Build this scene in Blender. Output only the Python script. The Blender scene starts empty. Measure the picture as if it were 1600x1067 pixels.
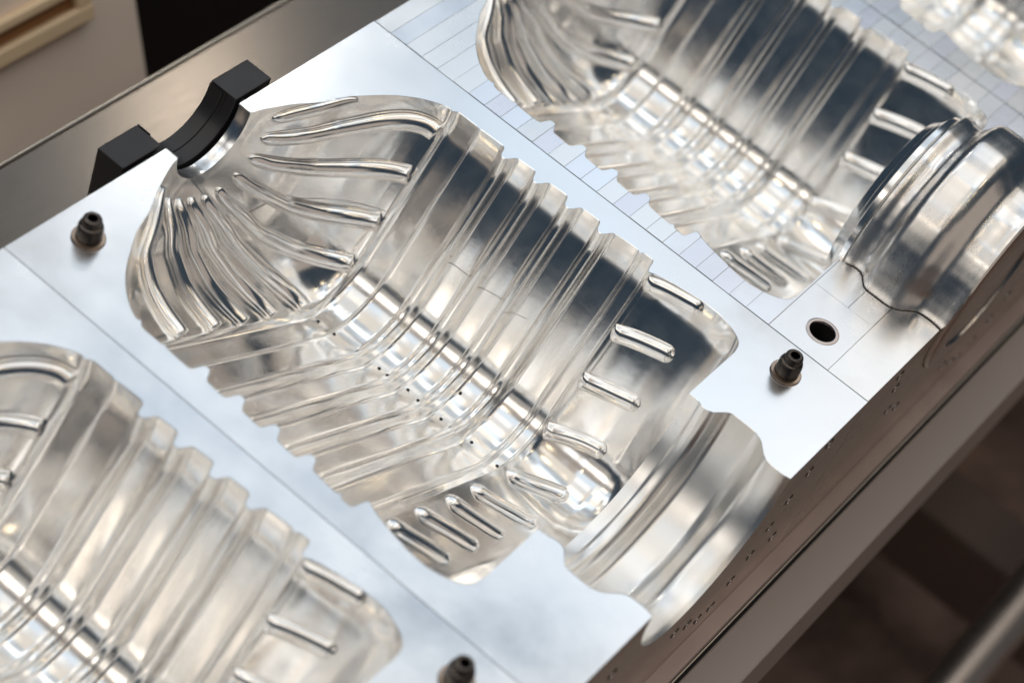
import bpy, bmesh, math, random
import numpy as np
from mathutils import Matrix, Vector
random.seed(7)
S = bpy.context.scene
C = S.collection
PI = math.pi

# ------------------------------------------------------------------ camera
cam_d = bpy.data.cameras.new('camera'); cam = bpy.data.objects.new('camera', cam_d); C.objects.link(cam)
Rm = np.array([[0.75726265, 0.58875114, 0.28271075],
               [0.60561034, -0.47093015, -0.64145219],
               [-0.24451869, 0.65696034, -0.71317159]])
cpos = (0.62399034, -0.97886838, 1.08640516)
X, Y, Z = Rm[0], -Rm[1], -Rm[2]
cam.matrix_world = Matrix(((X[0], Y[0], Z[0], cpos[0]), (X[1], Y[1], Z[1], cpos[1]), (X[2], Y[2], Z[2], cpos[2]), (0, 0, 0, 1)))
cam_d.sensor_width = 36; cam_d.lens = 83.84; cam_d.clip_start = .05; cam_d.clip_end = 60
cam_d.dof.use_dof = True; cam_d.dof.focus_distance = 1.605; cam_d.dof.aperture_fstop = 4.0
S.camera = cam

# ------------------------------------------------------------------ light
w = bpy.data.worlds.new('World'); S.world = w; w.use_nodes = True
bg = w.node_tree.nodes['Background']; bg.inputs[0].default_value = (.34, .54, .78, 1); bg.inputs[1].default_value = .075
COOL = (.80, .90, 1.0); WHITE = (1, .985, .96); WARM = (1, .90, .77); TAN = (1, .82, .66); GOLD = (1, .80, .50)
def panel(x, y, z, sx, sy, rad, col, rot=(0, 0, 0)):
    """unseen light panel of radiance rad, placed for light and reflections"""
    l = bpy.data.lights.new('unseen_light', 'AREA'); l.shape = 'RECTANGLE'; l.size = sx; l.size_y = sy
    l.energy = rad * PI * sx * sy; l.color = col
    o = bpy.data.objects.new('unseen_light', l); C.objects.link(o); o.location = (x, y, z); o.rotation_euler = rot
    return o
CEIL = [  # y centre, depth, (radiance, colour) for columns x = -2.4, -1.2, 0, 1.2
    (-3.45, 1.1, ((.30, WARM), (.4, WARM), (.35, WARM), (.2, TAN))),
    (-1.76, .60, ((.2, TAN), (.2, TAN), (.3, TAN), (.3, TAN))),  # unseen row kept dim to darken the lower left mould
    (-1.18, .56, ((.8, COOL), (1.0, WHITE), (1.0, COOL), (.4, TAN)))]
for yy, dy, row in CEIL:
    for xx, (rad, col) in zip((-2.4, -1.2, 0, 1.2), row):
        panel(xx, yy, 2.5, 1.2, dy, rad, col)
rl = random.Random(5)
for iy in range(5):                      # random overhead panels, added to break up the cavity reflections
    for ix in range(8):
        x, y = -2.72 + .56 * ix, -.69 + .43 * iy
        col = rl.choice((WHITE, WARM, COOL, WARM)); k_ = .55 if ix >= 7 else 1
        panel(x, y, 2.5, .56, .43, rl.choice((.45, .8, 1.2, 1.6, 2.0, 1.5)) * k_, col)
for ix in range(8):  # unseen row made bright to lift the middle cavity's reflections
    panel(-2.72 + .56 * ix, -2.48, 2.5, .56, .84, (1.2, 1.4, 2.7, 2.1, 2.6, 1.5, 1.8, .7)[ix], (WARM, WHITE, WARM, WHITE, WARM, WARM, WHITE, WARM)[ix])
for x, y in ((-1.9, -1.3), (.9, -.2), (1.5, 1.0), (1.2, -1.2), (-2.2, .5), (1.7, .2), (.3, -1.5)):   # small golden lamps added for glints in the cavity
    panel(x, y, 2.42, .13, .13, 11, GOLD)
for iy in range(4):                      # small uneven panels added to mottle the reflection in the plates
    for ix in range(6):
        x, y = -2.7 + .6 * ix, 1.6 + .7 * iy
        base = .58 + .085 * ix + (.12 if ix >= 4 and iy >= 1 else 0) - (.12 if ix < 2 else 0)
        base *= .70 if iy == 0 else 1.04
        panel(x, y, 2.5, .6, .7, base * rl.uniform(.62, 1.30), COOL if rl.random() < .7 and ix < 5 else WHITE)
panel(-1.64, 2.47, 2.4, .18, .18, 38, WARM)
for yy in (1.8, 3.2): panel(1.2, yy, 2.5, 1.2, 1.2, .85, WARM)
panel(3.2, .2, 1.0, 2.2, 4.5, .36, TAN, (0, math.radians(90), 0))  # upright fill panel, added to light the shoulder and the cabinet

S.view_settings.view_transform = 'Standard'; S.view_settings.look = 'None'
S.view_settings.exposure = .04; S.view_settings.gamma = 1
S.render.engine = 'CYCLES'
try:
    S.cycles.max_bounces = 14; S.cycles.glossy_bounces = 10
except Exception: pass

# ------------------------------------------------------------------ materials
def mat(name, col, metallic=0., rough=.5, rough_amp=0., rscale=12, bump=0., bscale=40, stretch=(1, 1, 1), colvar=0., spec=.5, wave=0., wscale=9):
    m = bpy.data.materials.new(name); m.use_nodes = True
    nt = m.node_tree; b = nt.nodes['Principled BSDF']
    b.inputs['Base Color'].default_value = (*col, 1); b.inputs['Metallic'].default_value = metallic
    b.inputs['Roughness'].default_value = rough; b.inputs['Specular IOR Level'].default_value = spec
    tc = nt.nodes.new('ShaderNodeTexCoord'); mp = nt.nodes.new('ShaderNodeMapping'); mp.inputs['Scale'].default_value = stretch
    nt.links.new(tc.outputs['Object'], mp.inputs['Vector'])
    if rough_amp or colvar:
        n = nt.nodes.new('ShaderNodeTexNoise'); n.inputs['Scale'].default_value = rscale; n.inputs['Detail'].default_value = 6; n.inputs['Roughness'].default_value = .65
        nt.links.new(mp.outputs[0], n.inputs['Vector'])
        if rough_amp:
            r = nt.nodes.new('ShaderNodeMapRange'); r.inputs['From Min'].default_value = .25; r.inputs['From Max'].default_value = .75
            r.inputs['To Min'].default_value = max(.01, rough - rough_amp); r.inputs['To Max'].default_value = rough + rough_amp
            nt.links.new(n.outputs['Fac'], r.inputs['Value']); nt.links.new(r.outputs[0], b.inputs['Roughness'])
        if colvar:
            r = nt.nodes.new('ShaderNodeMapRange'); r.inputs['From Min'].default_value = .3; r.inputs['From Max'].default_value = .7
            r.inputs['To Min'].default_value = 1 - colvar; r.inputs['To Max'].default_value = 1 + colvar * .4
            mx = nt.nodes.new('ShaderNodeVectorMath'); mx.operation = 'SCALE'; mx.inputs[0].default_value = col
            nt.links.new(n.outputs['Fac'], r.inputs['Value']); nt.links.new(r.outputs[0], mx.inputs['Scale']); nt.links.new(mx.outputs[0], b.inputs['Base Color'])
    last = None
    for amp, sc, dist in ((wave, wscale, .004), (bump, bscale, .0006)):
        if not amp: continue
        n2 = nt.nodes.new('ShaderNodeTexNoise'); n2.inputs['Scale'].default_value = sc; n2.inputs['Detail'].default_value = 3
        nt.links.new(mp.outputs[0], n2.inputs['Vector'])
        bp = nt.nodes.new('ShaderNodeBump'); bp.inputs['Strength'].default_value = amp; bp.inputs['Distance'].default_value = dist
        nt.links.new(n2.outputs['Fac'], bp.inputs['Height'])
        if last: nt.links.new(last.outputs[0], bp.inputs['Normal'])
        last = bp
    if last: nt.links.new(last.outputs[0], b.inputs['Normal'])
    return m
M = {}
M['polish'] = mat('polished_aluminium', (.90, .887, .868), 1, .15, .06, 30, .02, 240, (1, 1, 1), .05, wave=.03, wscale=36)
M['ribpol'] = mat('polished_aluminium_rib', (.90, .887, .868), 1, .17, .05, 40, .02, 240, wave=.015, wscale=40)
M['plate'] = mat('ground_aluminium', (.90, .915, .935), 1, .22, .12, 8, .02, 90, (1, 1, 1), .10, wave=.07, wscale=9)
M['tile'] = mat('milled_aluminium', (.90, .915, .935), 1, .25, .07, 14, .02, 140, (1, 1, 1), .06, wave=.03, wscale=12)
for i_, c_ in enumerate(((.88, .90, .95), (.93, .93, .93), (.86, .865, .93), (.90, .92, .94))): M['tile%d' % i_] = mat('milled_aluminium', c_, 1, .20 + .03 * i_, .07, 14, .02, 140, (1, 1, 1), .08, wave=.04, wscale=14)
M['side'] = mat('machined_side', (.52, .46, .41), 1, .24, .08, 6, .05, 60, (1, 1, 3), .1)  # same aluminium, with the floor's brown reflection put into its colour
M['pocket'] = mat('turned_aluminium', (.90, .885, .86), 1, .32, .06, 30, .02, 240, (1, 1, 1), .05, wave=.015, wscale=24)
M['turned'] = mat('turned_insert_aluminium', (.84, .81, .78), 1, .27, .10, 16, .03, 120, (3, 1, 1), .10, wave=.03, wscale=30)
M['ring'] = mat('neck_ring_metal', (.88, .89, .9), 1, .24, .03, 30)
M['black'] = mat('black_plastic', (.022, .021, .023), 0, .42, .08, 30, .08, 200)
M['pin'] = mat('dark_oiled_steel', (.10, .085, .075), 1, .3, .08, 60)
M['copper'] = mat('bronze_collar', (.42, .32, .25), 1, .3, .08, 60)
M['bush'] = mat('steel_bush', (.55, .48, .45), 1, .25, .05, 50)
M['dark'] = mat('dark_hole', (.008, .007, .007), 0, .7)
M['gap'] = mat('joint_metal', (.42, .40, .38), 1, .4)
M['gapdark'] = mat('joint_line', (.25, .22, .19), 1, .5)
M['steel'] = mat('brushed_stainless', (.15, .132, .115), 1, .20, .03, 30, 0, 90, (16, 1, 16), .12)
M['lip'] = mat('steel_hem', (.46, .41, .35), 1, .3, .05, 20)
M['bronze'] = mat('base_plate_metal', (.36, .28, .25), 1, .4, .06, 30, .1, 100)
M['coat'] = mat('grey_brown_powder_coat', (.40, .335, .30), 0, .45, .05, 200, .3, 900)
M['floor'] = mat('carpet', (.36, .235, .185), 0, .9, 0, 7, .4, 200, (1, 1, 1), .75)
M['beam'] = mat('dark_beam', (.16, .11, .09), 0, .6)
M['tube'] = mat('brushed_tube', (.56, .48, .42), 1, .42, .05, 30)
M['cream'] = mat('cream_panel', (.88, .74, .62), 0, .55, .05, 5, .05, 200, colvar=.05)
M['wood'] = mat('pale_wood_trim', (.80, .60, .38), 0, .5, .05, 20, .1, 60, (1, 1, 8), .08)
M['woodin'] = mat('brown_wood_recess', (.30, .14, .05), 0, .6)
M['darkgap'] = mat('dark_gap_fill', (.006, .005, .005), 0, .6)

# ------------------------------------------------------------------ helpers
def obj(name, verts, faces, m, parent=None, smooth=True, sharp=None):
    me = bpy.data.meshes.new(name); me.from_pydata(verts, [], faces); me.update()
    me.materials.append(m)
    if smooth:
        me.polygons.foreach_set('use_smooth', [True] * len(me.polygons))
        if sharp: me.set_sharp_from_angle(angle=math.radians(sharp))
    o = bpy.data.objects.new(name, me); C.objects.link(o)
    if parent: o.parent = parent
    return o
def empty(name, loc, label=None, cat=None, group=None):
    o = bpy.data.objects.new(name, None); o.location = loc; o.empty_display_size = .05; C.objects.link(o)
    if label: o['label'] = label
    if cat: o['category'] = cat
    if group: o['group'] = group
    return o
def tag(o, label, cat, group=None):
    o['label'] = label; o['category'] = cat
    if group: o['group'] = group
def box(x0, x1, y0, y1, z0, z1):
    v = [(x, y, z) for x in (x0, x1) for y in (y0, y1) for z in (z0, z1)]
    f = [(0, 1, 3, 2), (4, 6, 7, 5), (0, 4, 5, 1), (2, 3, 7, 6), (0, 2, 6, 4), (1, 5, 7, 3)]
    return v, f
def bevbox(name, dims, m, parent=None, bev=.002, seg=2):
    bm = bmesh.new(); v, f = box(*dims); bv = [bm.verts.new(p) for p in v]
    for q in f: bm.faces.new([bv[i] for i in q])
    bmesh.ops.recalc_face_normals(bm, faces=bm.faces)
    bmesh.ops.bevel(bm, geom=list(bm.edges), offset=bev, segments=seg, profile=.5, affect='EDGES')
    me = bpy.data.meshes.new(name); bm.to_mesh(me); bm.free(); me.materials.append(m)
    me.polygons.foreach_set('use_smooth', [True] * len(me.polygons)); me.set_sharp_from_angle(angle=math.radians(12))
    o = bpy.data.objects.new(name, me); C.objects.link(o)
    if parent: o.parent = parent
    return o
def grid_obj(name, P, m, parent=None, sharp=None, flip=False, closed=False):
    """P: array [n][k][3]"""
    n, k = len(P), len(P[0]); v = [tuple(p) for row in P for p in row]; f = []
    for i in range(n - 1):
        for j in range(k if closed else k - 1):
            a, b, c, d = i * k + j, i * k + (j + 1) % k, (i + 1) * k + (j + 1) % k, (i + 1) * k + j
            f.append((a, d, c, b) if flip else (a, b, c, d))
    return obj(name, v, f, m, parent, True, sharp)
def lathe(name, prof, m, parent=None, n=48, axis='z', sharp=30, loc=(0, 0, 0)):
    P = []
    for a, r in prof:
        row = []
        for j in range(n):
            t = 2 * PI * j / n
            row.append((r * math.cos(t), r * math.sin(t), a) if axis == 'z' else (a, r * math.cos(t), r * math.sin(t)))
        P.append(row)
    o = grid_obj(name, P, m, parent, sharp, closed=True); o.location = loc; return o

# ------------------------------------------------------------------ mould geometry (u along the bottle, v across, z up; parting face z = 0)
AL = math.radians(28.5); E0 = .1085
HALF = .1797; UF = .4403; TH = .16; PITCH = .36
def pchip(xs, ys):
    xs = np.array(xs, float); ys = np.array(ys, float); h = np.diff(xs); d = np.diff(ys) / h
    m = np.zeros(len(xs)); m[0] = d[0]; m[-1] = d[-1]
    for i in range(1, len(xs) - 1):
        if d[i - 1] * d[i] > 0: m[i] = 2 * d[i - 1] * d[i] / (d[i - 1] + d[i])
    def f(x):
        i = int(np.clip(np.searchsorted(xs, x) - 1, 0, len(h) - 1)); t = (x - xs[i]) / h[i]
        return float((2*t**3-3*t**2+1)*ys[i] + (t**3-2*t**2+t)*h[i]*m[i] + (-2*t**3+3*t**2)*ys[i+1] + (t**3-t**2)*h[i]*m[i+1])
    return f
SH = pchip([.0105,.0112,.0118,.0145,.0183,.0227,.0323,.040,.0439,.060,.0755,.0885,.0912,.0925],[.0355,.0372,.0400,.0480,.0572,.0668,.0845,.1045,.1112,.135,.149,.1558,.1562,.1548])
BA = pchip([.274,.2777,.290,.3021,.3139,.3252,.335,.3444,.3511,.3540,.3545],[.149,.151,.1545,.1567,.1585,.1588,.157,.1535,.1490,.1425,.1385])
B1 = pchip([.0925,.0940,.0965,.100,.113,.1142,.1150],[.1548,.1566,.1584,.1588,.1588,.1583,.1572])
B2 = pchip([.1150,.1158,.1175,.132,.1355,.1372,.1384,.1408,.1417,.1424,.1432],[.1570,.1582,.1586,.1593,.1593,.1589,.1578,.1514,.1503,.1500,.1500])
LOBE = pchip([0,.0014,.0023,.0060,.0074,.0088,.0205,.0222,.0234,.0262,.0271,.0277,.0288],[.1500,.1500,.1504,.1567,.1580,.1584,.1591,.1589,.1578,.1514,.1503,.1500,.1500])
def lob(c): return lambda u: LOBE(u - c)
L4 = pchip([.2296,.2310,.2319,.2356,.2370,.2384,.2560,.2572,.2590,.2608,.2622,.2680,.2697,.2722,.2732,.2740],[.1500,.1500,.1504,.1567,.1580,.1584,.1598,.1596,.1578,.1604,.1608,.1609,.1602,.1512,.1496,.1490])
BANDS = [('shoulder', SH, .0105, .0925, 90), ('ring_band', B1, .0925, .1150, 26), ('ring_band', B2, .1150, .1432, 30),
         ('ring_band', lob(.1432), .1432, .1720, 34), ('ring_band', lob(.1720), .1720, .2008, 34), ('ring_band', lob(.2008), .2008, .2296, 34),
         ('ring_band', L4, .2296, .2740, 52), ('base_section', BA, .2740, .3545, 60)]
SS = [i / 14 for i in range(14)] + [1 + i / 36 for i in range(36)] + [2 + i / 36 for i in range(36)] + [3 + i / 40 for i in range(40)] + [4 + i / 18 for i in range(19)]
def e_shoulder(W): return max(.0006, E0 * (W - .0355) / (.1548 - .0355))
def sec2(W, s, sh):
    if not sh:
        e = E0; r = W - e
    else:
        e = min(E0, e_shoulder(W)); r = W - e
    k = min(4, int(math.floor(s))); t = s - k
    c1 = (e * math.cos(2 * AL), -e * math.sin(2 * AL))
    if k == 0: th = -AL * t; c = (e, 0)
    elif k == 1: th = -AL; c = (e + (c1[0] - e) * t, c1[1] * t)
    elif k == 2: th = -AL - PI / 2 * t; c = c1
    elif k == 3: th = -AL - PI / 2; c = (c1[0] + (-e - c1[0]) * t, c1[1] * (1 - t))
    else: th = -AL - PI / 2 - (PI / 2 - AL) * t; c = (-e, 0)
    return c[0] + r * math.cos(th), c[1] + r * math.sin(th)
def Wof(u):
    for n, f, a, b, k in BANDS:
        if u <= b + 1e-9: return f(min(max(u, a), b)), n == 'shoulder'
    return .1385, False
def surf(u, s):
    W, sh = Wof(u); v, z = sec2(W, s, sh); return Vector((u, v, z))
def nrm(u, s):
    a = surf(u + .0006, s) - surf(u - .0006, s); s0, s1 = max(0, s - .02), min(5, s + .02)
    b = surf(u, s1) - surf(u, s0); n = a.cross(b).normalized()
    c = surf(u, s)
    if n.dot(Vector((0, -c.y, -c.z))) < 0: n = -n
    return n
POCKET = [(.3545,.0832),(.3575,.0832),(.3625,.0828),(.3655,.0815),(.3690,.0810),(.3715,.0814),(.3745,.0830),(.3775,.0868),(.3800,.0900),(.3825,.0921),(.3850,.0928),(.3900,.0929),(.3980,.0929),(.4028,.0926),(.4070,.0910),(.4105,.0888),(.4140,.0850),(.4175,.0812),(.4205,.0793),(.4240,.0784),(.4302,.0780),(.4360,.0784),(.4403,.0793)]
# outline half width, list of (u, w)
OUT = [(0, .0355), (.0105, .0355)]
for n, f, a, b, k in BANDS:
    for i in range(k + 1):
        u = a + (b - a) * i / k; OUT.append((u, f(u)))
OUT += POCKET
OUT2 = [OUT[0]]
for q in OUT[1:]:
    if abs(q[0] - OUT2[-1][0]) > 1e-7 or abs(q[1] - OUT2[-1][1]) > 1e-6: OUT2.append(q)
OUT = OUT2
def w_at(u):
    for (a, wa), (b, wb) in zip(OUT, OUT[1:]):
        if a <= u <= b and b > a: return wa + (wb - wa) * (u - a) / (b - a)
    return OUT[-1][1]
def strip(u0, u1, side, zt, inset=0., outer=HALF, gap=0.):
    """polyline of the margin between cavity edge and plate edge"""
    pts = [(u0, w_at(u0))] + [q for q in OUT if u0 < q[0] < u1] + [(u1, w_at(u1))]
    return pts
CH = .0006
def top_face(name, side, m, parent, u0=0, u1=UF, zt=0., outer=HALF):
    pts = strip(u0, u1, side, zt); V = []; F = []
    for u, wd in pts:
        V += [(u, side * outer, zt), (u, side * (wd + CH), zt), (u, side * (wd + .00005), zt - CH)]
    for i in range(len(pts) - 1):
        for j in (0, 1):
            a, b, c, d = i*3+j, i*3+j+1, i*3+3+j+1, i*3+3+j
            F.append((a, b, c, d) if side > 0 else (a, d, c, b))
    return obj(name, V, F, m, parent, False)

# shared cavity meshes --------------------------------------------------------
def fingers_tube(name, path, rad, m, parent, lift=.0006, nseg=28, flat=.85, ends=(True, True)):
    """rounded bar lying on the cavity wall; path: list of (u, s)"""
    uu = np.array([p[0] for p in path]); ph = np.array([math.atan2(-surf(*p).z, surf(*p).y) for p in path])
    co = np.polyfit(uu, ph, min(2, len(path) - 1)); fr = pchip(np.linspace(0, 1, len(rad)), rad)
    def fu(t): return float(uu[0] + (uu[-1] - uu[0]) * t)
    def fs(t):
        u = fu(t); a = float(np.clip(np.polyval(co, u), 0.02, PI - .02)); lo, hi = 0., 5.
        for _ in range(30):
            m_ = (lo + hi) / 2; p = surf(u, m_)
            if math.atan2(-p.z, p.y) < a: lo = m_
            else: hi = m_
        return lo
    L = sum((surf(*path[i+1]) - surf(*path[i])).length for i in range(len(path) - 1))
    ts = [0, .004, .012, .022, .034, .050] + [.07 + .86 * i / nseg for i in range(nseg + 1)] + [.955, .975, .988, .996, 1]
    P = []; pts = [surf(fu(t), fs(t)) for t in ts]
    for i, t in enumerate(ts):
        r = fr(t); d0 = t * L; d1 = (1 - t) * L; k = 1
        e0 = r * 1.5 if ends[0] else r * .3; e1 = r if ends[1] else r * .3
        if d0 < e0: k = math.sqrt(max(.0009, 1 - (1 - d0 / e0) ** 2))
        if d1 < e1: k = min(k, math.sqrt(max(.0009, 1 - (1 - d1 / e1) ** 2)))
        n = nrm(fu(t), fs(t)); a = pts[min(i + 1, len(ts) - 1)] - pts[max(i - 1, 0)]; a.normalize()
        b = a.cross(n).normalized(); n = b.cross(a).normalized()
        rp = min(1., .62 + .38 * t / .10); c = pts[i] + n * lift * rp
        P.append([tuple(c + b * (r * k * math.cos(q)) + n * (r * k * flat * rp * math.sin(q))) for q in [2 * PI * j / 18 for j in range(18)]])
    o = grid_obj(name, P, m, parent, None, closed=True); return o
RIBS = [[(.0172,.62),(.0270,.38),(.0360,.26),(.0440,.17)],
 [(.0172,1.56),(.0357,1.14),(.0534,1.04),(.0708,1.0),(.0905,.88)],
 [(.0172,2.13),(.0343,1.76),(.0536,1.51),(.0719,1.41),(.0905,1.33)],
 [(.0170,2.39),(.0284,2.30),(.0435,2.13),(.0646,1.88),(.0905,1.73)],
 [(.0169,2.67),(.0319,2.63),(.0475,2.53),(.0646,2.35),(.0905,2.12)],
 [(.0172,2.94),(.0357,2.94),(.0569,2.95),(.0756,2.90),(.0905,2.80)],
 [(.0172,3.46),(.0394,3.27),(.0606,3.23),(.0794,3.21),(.0905,3.16)],
 [(.0172,3.94),(.0362,3.56),(.0582,3.46),(.0759,3.43),(.0905,3.38)],
 [(.0170,4.27),(.0311,3.90),(.0526,3.67),(.0724,3.62),(.0905,3.59)],
 [(.0172,4.75),(.0327,4.40),(.046,4.03),(.0687,3.87),(.0905,3.82)]]
FING = [[(.2745,.45),(.2900,.36),(.305,.31),(.3175,.28)],[(.2745,1.30),(.288,1.265),(.303,1.225),(.3185,1.205)],[(.2745,1.69),(.288,1.68),(.303,1.635),(.3185,1.615)],[(.2745,2.2),(.288,2.12),(.303,2.05),(.318,2.03)],
 [(.2770,2.9),(.2967,2.68),(.3177,2.54)],[(.2770,3.28),(.2995,3.16),(.3197,3.07)],[(.2770,3.49),(.2983,3.40),(.3169,3.33)],[(.2770,3.74),(.2967,3.63),(.3165,3.55)],[(.2770,3.95),(.2962,3.86),(.3161,3.78)]]
def build_cavity(root):
    body = None
    for n, f, a, b, k in BANDS:
        P = []
        for i in range(k + 1):
            u = a + (b - a) * i / k; W = f(u)
            P.append([(u, *sec2(W, s, n == 'shoulder')) for s in SS])
        o = grid_obj(n, P, M['polish'], root, None, flip=True)
        if n == 'shoulder':
            for i, r in enumerate(RIBS):
                if i == 0: fingers_tube('shoulder_rib', r, [.0038, .0052, .0050, .0024], M['ribpol'], o, lift=.0006, flat=.7); continue
                fingers_tube('shoulder_rib', r, [.0046, .0057, .0066, .0071, .0070], M['ribpol'], o, lift=.0012, flat=.80, ends=(True, False))
        if n == 'base_section':
            for r in FING: fingers_tube('base_rib', r, [.0066, .0068, .0066], M['ribpol'], o, lift=.0003, flat=.66, ends=(r[0][0] > .2755, True))
    # end wall down to the round opening
    P = [[(.3545, *sec2(.1385, s, False)) for s in SS]]
    ring = []
    for (_, v, z) in P[0]:
        t = math.atan2(z, v); t = 0 if z > -1e-6 and v > 0 else (-PI if z > -1e-6 else t); ring.append((.3545, .0832 * math.cos(t), .0832 * math.sin(t)))
    P.append(ring); grid_obj('end_wall', P, M['polish'], root, None, flip=True)
    # round pocket for the base insert
    P = []
    fine = []
    pf = pchip([p[0] for p in POCKET], [p[1] for p in POCKET])
    for i in range(121):
        u = .3545 + (UF - .3545) * i / 120; r = pf(u)
        P.append([(u, r * math.cos(-PI * j / 72), r * math.sin(-PI * j / 72)) for j in range(73)])
    grid_obj('base_pocket', P, M['pocket'], root, None, flip=True)
    # neck ring
    P = [[(u, r * math.cos(-PI * j / 40), r * math.sin(-PI * j / 40)) for j in range(41)] for u, r in ((0, .0362), (.0006, .0355), (.0050, .0355), (.0056, .0353), (.0105, .0353))]
    grid_obj('neck_ring', P, M['ring'], root, 25, flip=True)
def build_body(root):
    def endface(u, r, flip):
        pts = [(u, -HALF, -.0003), (u, -r, -.0003)] + [(u, -r * math.cos(PI * j / 48), -r * math.sin(PI * j / 48) - .0003) for j in range(1, 48)] + [(u, r, -.0003), (u, HALF, -.0003), (u, HALF, -TH), (u, -HALF, -TH)]
        return pts
    V = []; F = []
    for u, r, fl in ((UF, .0793, 0), (0, .0362, 1)):
        p = endface(u, r, fl); b = len(V); V += p; idx = list(range(b, b + len(p))); F.append(idx if fl else idx[::-1])
    b = len(V); V += [(0, -HALF, -.0003), (UF, -HALF, -.0003), (UF, -HALF, -TH), (0, -HALF, -TH), (0, HALF, -.0003), (UF, HALF, -.0003), (UF, HALF, -TH), (0, HALF, -TH)]
    F += [(b, b+1, b+2, b+3), (b+7, b+6, b+5, b+4), (b+3, b+2, b+6, b+7)]
    return obj('block_body', V, F, M['side'], root, False)
PINP = [(0, .0), (0, .0107), (.0010, .0110), (.0018, .0106), (.0019, .0086), (.0125, .0083), (.0150, .0076), (.0158, .0064), (.0166, .0062), (.0205, .0062), (.0218, .0056), (.0224, .0046), (.0222, .0034), (.0212, .0031), (.0100, .0031), (.0100, 0)]
def pin(root, x, y):
    PZ = [(a * .82, r) for a, r in PINP]
    o = lathe('guide_pin', PZ[4:], M['pin'], root, 40, loc=(x, y, .0001)); c = lathe('collar', PZ[1:5], M['copper'], o, 40); return o
def screw(root, v, z, s=1):
    o = lathe('screw', [(-.002, .0028*s), (.0006, .0028*s), (.0006, .0019*s), (-.0003, .0017*s), (-.0003, 0)], M['bush'], root, 14, axis='x', loc=(UF, v, z)); lathe('screw_hole', [(.00025, .0046*s), (.0003, .0029*s)], M['dark'], o, 14, axis='x', loc=(0, .0006, .0012)); return o
SCREWS = {0: [(.1366,-.0118),(.1264,-.0334),(.1158,-.0554),(.1067,-.0778),(.0991,-.1033),(.0861,-.1212),(.0718,-.1386),(.0534,-.1354),(.0319,-.121),(.0088,-.108),(-.0786,-.0553+-.04),(-.0973,-.0467),(.1361,-.1151)],
          1: [(-.122,-.0183),(-.1096,-.0412),(-.0862,-.0542-.03),(-.062,-.0692-.03),(.0298,-.1217),(.0562,-.1369),(.0777,-.1481),(.0959,-.1409),(.1146,-.128),(.1248,-.1072)], -1: [], 2: []}

molds = {}
LAB = {0: 'bottle mould half in the middle, its whole ribbed cavity in view and base pocket empty',
       -1: 'blurred mould half at the lower left, cut off by the picture edge',
       1: 'mould half with scored plate and a round metal base insert in its pocket',
       2: 'farthest mould half, only its cavity edge showing in the upper right corner'}
def plain_top(root):
    top_face('parting_face', 1, M['plate'], root); top_face('parting_face', -1, M['plate'], root)
def build_tile(root, side, u0, u1, m, hole=None):
    g = .00016; u0 += g; u1 -= g; pts = strip(u0, u1, side, 0)
    jit = [random.uniform(-.00012, .00012) for _ in range(2)]; jz = random.uniform(-.00004, .00004)
    def zz(u, v): return jz + jit[0] * (u - u0) / (u1 - u0) + jit[1] * (v - .11) / .07
    V = []; F = []
    for u, wd in pts:
        V += [(u, side * (HALF - .0002), zz(u, HALF) - .0008), (u, side * (HALF - .0002), zz(u, HALF)), (u, side * (wd + CH), zz(u, wd)), (u, side * (wd + .00005), -CH)]
    for i in range(len(pts) - 1):
        for j in range(3):
            a, b, c, d = i*4+j, i*4+j+1, i*4+4+j+1, i*4+4+j
            F.append((a, b, c, d) if side > 0 else (a, d, c, b))
    n = len(pts) - 1
    b = len(V)
    for u, k in ((u0, 0), (u1, n)):
        q = k * 4; e = len(V); V += [V[q + 1], V[q + 2], (V[q+2][0], V[q+2][1], -.0008), V[q]]; F.append((e, e+1, e+2, e+3))
    return obj('tile', V, F, M['tile%d' % random.randrange(4)], root, False)
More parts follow.
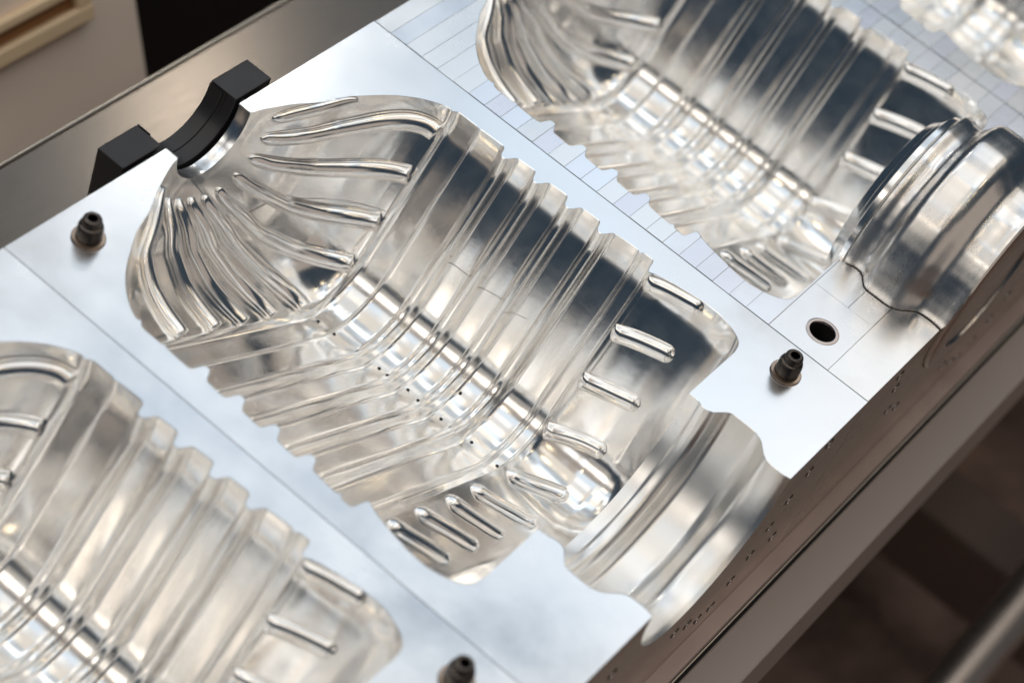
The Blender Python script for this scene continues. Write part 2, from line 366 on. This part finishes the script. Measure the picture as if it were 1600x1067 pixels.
def tiled_top(root, k):
    for side in (1, -1):
        if side < 0 and k == 1:
            top_face('parting_face', side, M['gap'], root, 0, .3562, -.0008); top_face('parting_face', side, M['gap'], root, .4058, UF, -.0008)
        else: top_face('parting_face', side, M['gap'], root, zt=-.0008)
        us = [.0006 + .0146 * i for i in range(28)]
        for a, b in zip(us, us[1:]):
            if side < 0 and k == 1 and b > .3385 and a < .405: continue
            build_tile(root, side, a, b, M['tile'])
        if side < 0 and k == 1:
            hu, hv, hr = .3846, -.1527, .0118
            a0 = .3560; build_tile(root, side, us[23], .3558, M['tile'])
            # tile with the bush hole
            x0, x1, y0, y1 = a0 + .0002, .4060, -HALF + .0002, -.118
            N = 48; V = []; F = []
            for j in range(N):
                t = 2 * PI * j / N; c, s_ = math.cos(t), math.sin(t)
                tx = ((x1 if c > 0 else x0) - hu) / c if abs(c) > 1e-6 else 1e9; ty = ((y1 if s_ > 0 else y0) - hv) / s_ if abs(s_) > 1e-6 else 1e9
                q = min(tx, ty); V += [(hu + hr * c, hv + hr * s_, 0), (hu + q * c, hv + q * s_, 0)]
            cs = []
            for j in range(N):
                a, b = 2 * j, 2 * ((j + 1) % N); F.append((a, a + 1, b + 1, b))
            # corners
            for cx, cy in ((x0, y0), (x0, y1), (x1, y0), (x1, y1)):
                best = sorted(range(N), key=lambda j: (V[2*j+1][0] - cx) ** 2 + (V[2*j+1][1] - cy) ** 2)[:2]
                e = len(V); V.append((cx, cy, 0)); F.append((2*best[0]+1, e, 2*best[1]+1))
            obj('tile', V, F, M['tile'], root, False)
            # its neighbours towards the pocket
            for a, b in ((a0, .3846), (.3846, .4060)):
                pts = strip(a + .0002, b - .0002, -1, 0); pts = [p for p in pts if p[0] > .3545 or True]
                V = []; F = []
                for u, wd in pts: V += [(u, -.1182 + .0004, 0), (u, -(wd + CH), 0), (u, -wd - .00005, -CH)]
                for i in range(len(pts) - 1):
                    for j in (0, 1):
                        q = i*3+j; F.append((q, q+3, q+4, q+1))
                obj('tile', V, F, M['tile'], root, False)
            lathe('guide_bush', [(-.03, 0), (-.03, .0088), (-.0012, .0088), (.0002, .0096), (.0004, .0112), (.0001, .0121)], M['bush'], root, 48, loc=(hu, hv, .0001), sharp=30)
            lathe('bush_bore', [(-.02, .0), (-.02, .0087), (-.0015, .0087)], M['dark'], root, 40, loc=(hu, hv, .0))
            build_tile(root, side, .4062, UF - .0001, M['tile'])
        else:
            build_tile(root, side, us[-1], UF - .0001, M['tile'])
src = None
def copy_tree(o, parent):
    c = o.copy(); C.objects.link(c); c.parent = parent
    for ch in list(o.children): copy_tree(ch, c)
    return c
for k in (0, -1, 1, 2):
    root = empty('bottle_mold_half', (0, k * PITCH, 0), LAB[k], 'mold', 'row of bottle mould halves on the table')
    molds[k] = root
    if k == 0:
        build_cavity(root); cav = [o for o in root.children]
        body = build_body(root)
        src = cav + [body]
    else:
        for o in src: copy_tree(o, root)
    if k in (0, -1): plain_top(root)
    else: tiled_top(root, k)
    if k in (0, -1):
        pin(root, .388, .1534)
        if k == 0: pin(root, .0254, -.1329)
    for v, z in SCREWS[k]: screw(root, v, z)
# vent holes of the middle mould, along the deepest line of the rings: (u, place on the section)
for u, q in ((.1016,2.794),(.1167,2.794),(.1409,2.912),(.1575,2.761),(.1651,2.761),(.1832,2.744),(.1938,2.761),(.2150,2.761),(.2241,2.777),(.2422,2.744),(.2664,2.744),(.2105,2.424)):
    n = nrm(u, q); p = surf(u, q)
    o = lathe('vent_hole', [(-.002, .0013), (.0003, .0013), (.00031, 0)], M['dark'], molds[0], 12)
    o.location = p; o.rotation_euler = n.to_track_quat('Z', 'Y').to_euler()
# hairline joints of the cavity insert
for line in ([(.0318,2.655),(.0333,2.453),(.0362,2.211),(.0421,2.05),(.0525,1.868),(.0717,1.706),(.0879,1.646),(.0912,1.63)], [(.144,1.666),(.1499,1.646),(.1647,1.646)], [(.1721,1.666),(.1809,1.646),(.1957,1.626)], [(.2031,1.666),(.209,1.646),(.2179,1.626)]):
    P = []; pp = [surf(u, q) + nrm(u, q) * .00012 for u, q in line]
    for i, p in enumerate(pp):
        d = (pp[min(i+1, len(pp)-1)] - pp[max(i-1, 0)]).normalized(); a = d.orthogonal().normalized(); b = d.cross(a)
        P.append([tuple(p + a * .00016 * math.cos(2*PI*j/6) + b * .00016 * math.sin(2*PI*j/6)) for j in range(6)])
    grid_obj('hairline_joint', P, M['gapdark'], molds[0], None, closed=True)

# ------------------------------------------------------------------ base insert lying in the pocket of the third mould
ins = empty('base_insert', (.3545, PITCH, -.08), 'round turned metal base insert standing up out of the scored mould', 'mold insert')
def fac(t): return .00016 * math.sin(11 * t + 1) + .00012 * math.sin(17 * t + .4) + .00009 * math.sin(29 * t) + .00005 * math.sin(47 * t + 2)
def ilathe(name, prof, m, sharp=28): 
    o = lathe(name, [(u - .3545, r) for u, r in prof], m, ins, 256, axis='x', sharp=sharp); o.location = (0, 0, .08); return o
ilathe('nose', [(.3375, 0), (.3375, .030), (.3383, .046), (.3405, .060), (.3420, .0655), (.3428, .0662), (.3470, .0690), (.3480, .0712), (.3510, .0732)], M['ribpol'])
ilathe('step_ring', [(.3510, .0700), (.3512, .0762), (.3518, .0772), (.3560, .0778), (.3566, .0770), (.3568, .0740)], M['ribpol'])
pf = pchip([p[0] for p in POCKET], [p[1] for p in POCKET])
prof = [(.3568, .0745), (.3580, .0745), (.3582, .0815), (.3590, .0822)] + [(.3600 + .0805 * i / 46, pf(min(UF, .3600 + .0805 * i / 46)) - .0007) for i in range(47)] + [(.4425, .0786), (.4440, .0775)]
tbo = ilathe('turned_body', prof, M['turned'])
for vtx in tbo.data.vertices:                       # slight ripple round the body, added to band its reflections
    t = math.atan2(vtx.co.z, vtx.co.y); r = math.hypot(vtx.co.y, vtx.co.z); q = 1 + fac(t) / r; vtx.co.y *= q; vtx.co.z *= q
ilathe('end_face', [(.4440, .0775), (.4443, .0765), (.4443, .058), (.4425, .0575), (.4425, 0)], M['side'])

# ------------------------------------------------------------------ black neck block behind the middle mould
nb = empty('neck_block', (-.013, 0, -.06), 'black plastic half collar block at the neck of the middle mould', 'block')
def ext(name, u0, u1, vw, r, m, zt=0., depth=.062, bev=.0008):
    prof = [(-vw, zt), (-r, zt)] + [(-r * math.cos(PI * j / 36), zt - r * math.sin(PI * j / 36)) for j in range(1, 36)] + [(r, zt), (vw, zt), (vw, -depth), (-vw, -depth)]
    bm = bmesh.new(); a = [bm.verts.new((u0 + .013, v, z + .06)) for v, z in prof]; b = [bm.verts.new((u1 + .013, v, z + .06)) for v, z in prof]
    bm.faces.new(a); bm.faces.new(b[::-1]); n = len(prof)
    for i in range(n): bm.faces.new((a[i], b[i], b[(i + 1) % n], a[(i + 1) % n]))
    bmesh.ops.recalc_face_normals(bm, faces=bm.faces)
    es = [e for e in bm.edges if len(e.link_faces) == 2 and e.calc_face_angle() > .6]
    bmesh.ops.bevel(bm, geom=es, offset=bev, segments=2, profile=.5, affect='EDGES')
    me = bpy.data.meshes.new(name); bm.to_mesh(me); bm.free(); me.materials.append(m)
    me.polygons.foreach_set('use_smooth', [True] * len(me.polygons)); me.set_sharp_from_angle(angle=math.radians(12))
    o = bpy.data.objects.new(name, me); C.objects.link(o); o.parent = nb; return o
ext('block', -.0262, -.0034, .0725, .0362, M['black'], .0006)
ext('seal_ring', -.0034, -.0006, .0450, .0400, M['black'], -.0022, .058)
P = [[(u + .013, r * math.cos(-PI * j / 36), r * math.sin(-PI * j / 36) + .06) for j in range(37)] for u, r in ((-.0118, .0363), (-.0117, .0359), (-.0111, .0359), (-.0110, .0363))]
grid_obj('bore_groove', P, M['dark'], nb, None, flip=True)
P = [[(u + .013, r * math.cos(-PI * j / 36), r * math.sin(-PI * j / 36) + .06) for j in range(37)] for u, r in ((-.0262, .0352), (-.0258, .0346), (-.0150, .0346), (-.0146, .0352))]
grid_obj('bore_liner', P, M['black'], nb, 30, flip=True)

# ------------------------------------------------------------------ table
tb = empty('display_table', (.2, .3, -.95), 'brushed steel table with a grey brown front rail under the moulds', 'table')
def tpart(o): o.parent = tb; o.matrix_parent_inverse = Matrix.Translation((-.2, -.3, .95)); return o
tpart(bevbox('table_top', (-.149, .436, -1.2, 1.9, -.176, -.1605), M['steel'], None, .001))
tpart(bevbox('back_hem', (-.1530, -.1485, -1.2, 1.9, -.18, -.1585), M['lip'], None, .0028, 3))
tpart(bevbox('base_plate', (.405, .4530, -1.2, 1.9, -.1760, -.1612), M['bronze'], None, .0012))
tpart(bevbox('edge_strip', (.4531, .4545, -1.2, 1.9, -.1780, -.1622), M['lip'], None, .0004))
tpart(bevbox('groove_strip', (.4546, .4562, -1.2, 1.9, -.1780, -.1670), M['dark'], None, .0003))
tpart(bevbox('front_rail', (.4562, .4870, -1.2, 1.9, -.245, -.1645), M['coat'], None, .0015))
def tube(name, pts, r, m, n=20):
    P = []
    for i, p in enumerate(pts):
        p = Vector(p); d = (Vector(pts[min(i+1, len(pts)-1)]) - Vector(pts[max(i-1, 0)])).normalized(); a = d.orthogonal().normalized(); b = d.cross(a)
        P.append([tuple(p + a * r * math.cos(2*PI*j/n) + b * r * math.sin(2*PI*j/n)) for j in range(n)])
    return grid_obj(name, P, m, None, None, closed=True)
tpart(tube('foot_rail', [(.587, -.4, -.52), (.587, 2.2, -.52)], .0235, M['tube']))
tpart(bevbox('cross_beam', (.0, 1.0, .85, .93, -.80, -.70), M['beam'], None, .006))
tpart(bevbox('lower_shelf', (-.1, .41, -1.0, 1.8, -.80, -.78), M['floor'], None, .003))

# ------------------------------------------------------------------ background
fl = obj('floor', [(-6, -6, -.95), (6, -6, -.95), (6, 8, -.95), (-6, 8, -.95)], [(0, 1, 2, 3)], M['floor'], None, False); fl['kind'] = 'structure'
cab = empty('cream_cabinet', (-.3, .1, -.26), 'cream cabinet with a sloping front and a wood framed recess behind the table', 'cabinet')
cab.rotation_euler = (0, -math.atan(.45), 0)        # sloping front
bevbox('front_panel', (-.05, 0, -.8, .2093, -.62, .16), M['cream'], cab, .003)
bevbox('frame_bar', (.0003, .010, -.4, .1525, -.0040, .0109), M['wood'], cab, .0025, 3)
bevbox('frame_bar', (.0003, .010, -.4, .1525, .0247, .0341), M['wood'], cab, .0025, 3)
bevbox('frame_end', (.0004, .0097, .1360, .1523, .0100, .0255), M['wood'], cab, .0022, 3)
bevbox('recess', (-.02, .0012, -.4, .1365, .0104, .0252), M['woodin'], cab, .0005)
bk = bevbox('dark_gap_block', (-1.2, -.46, -.2, 2.6, -.95, -.12), M['darkgap'], None, .004)  # black block added where there is only a dark gap
tag(bk, 'black block standing in for the dark gap beside the cream cabinet', 'cabinet')
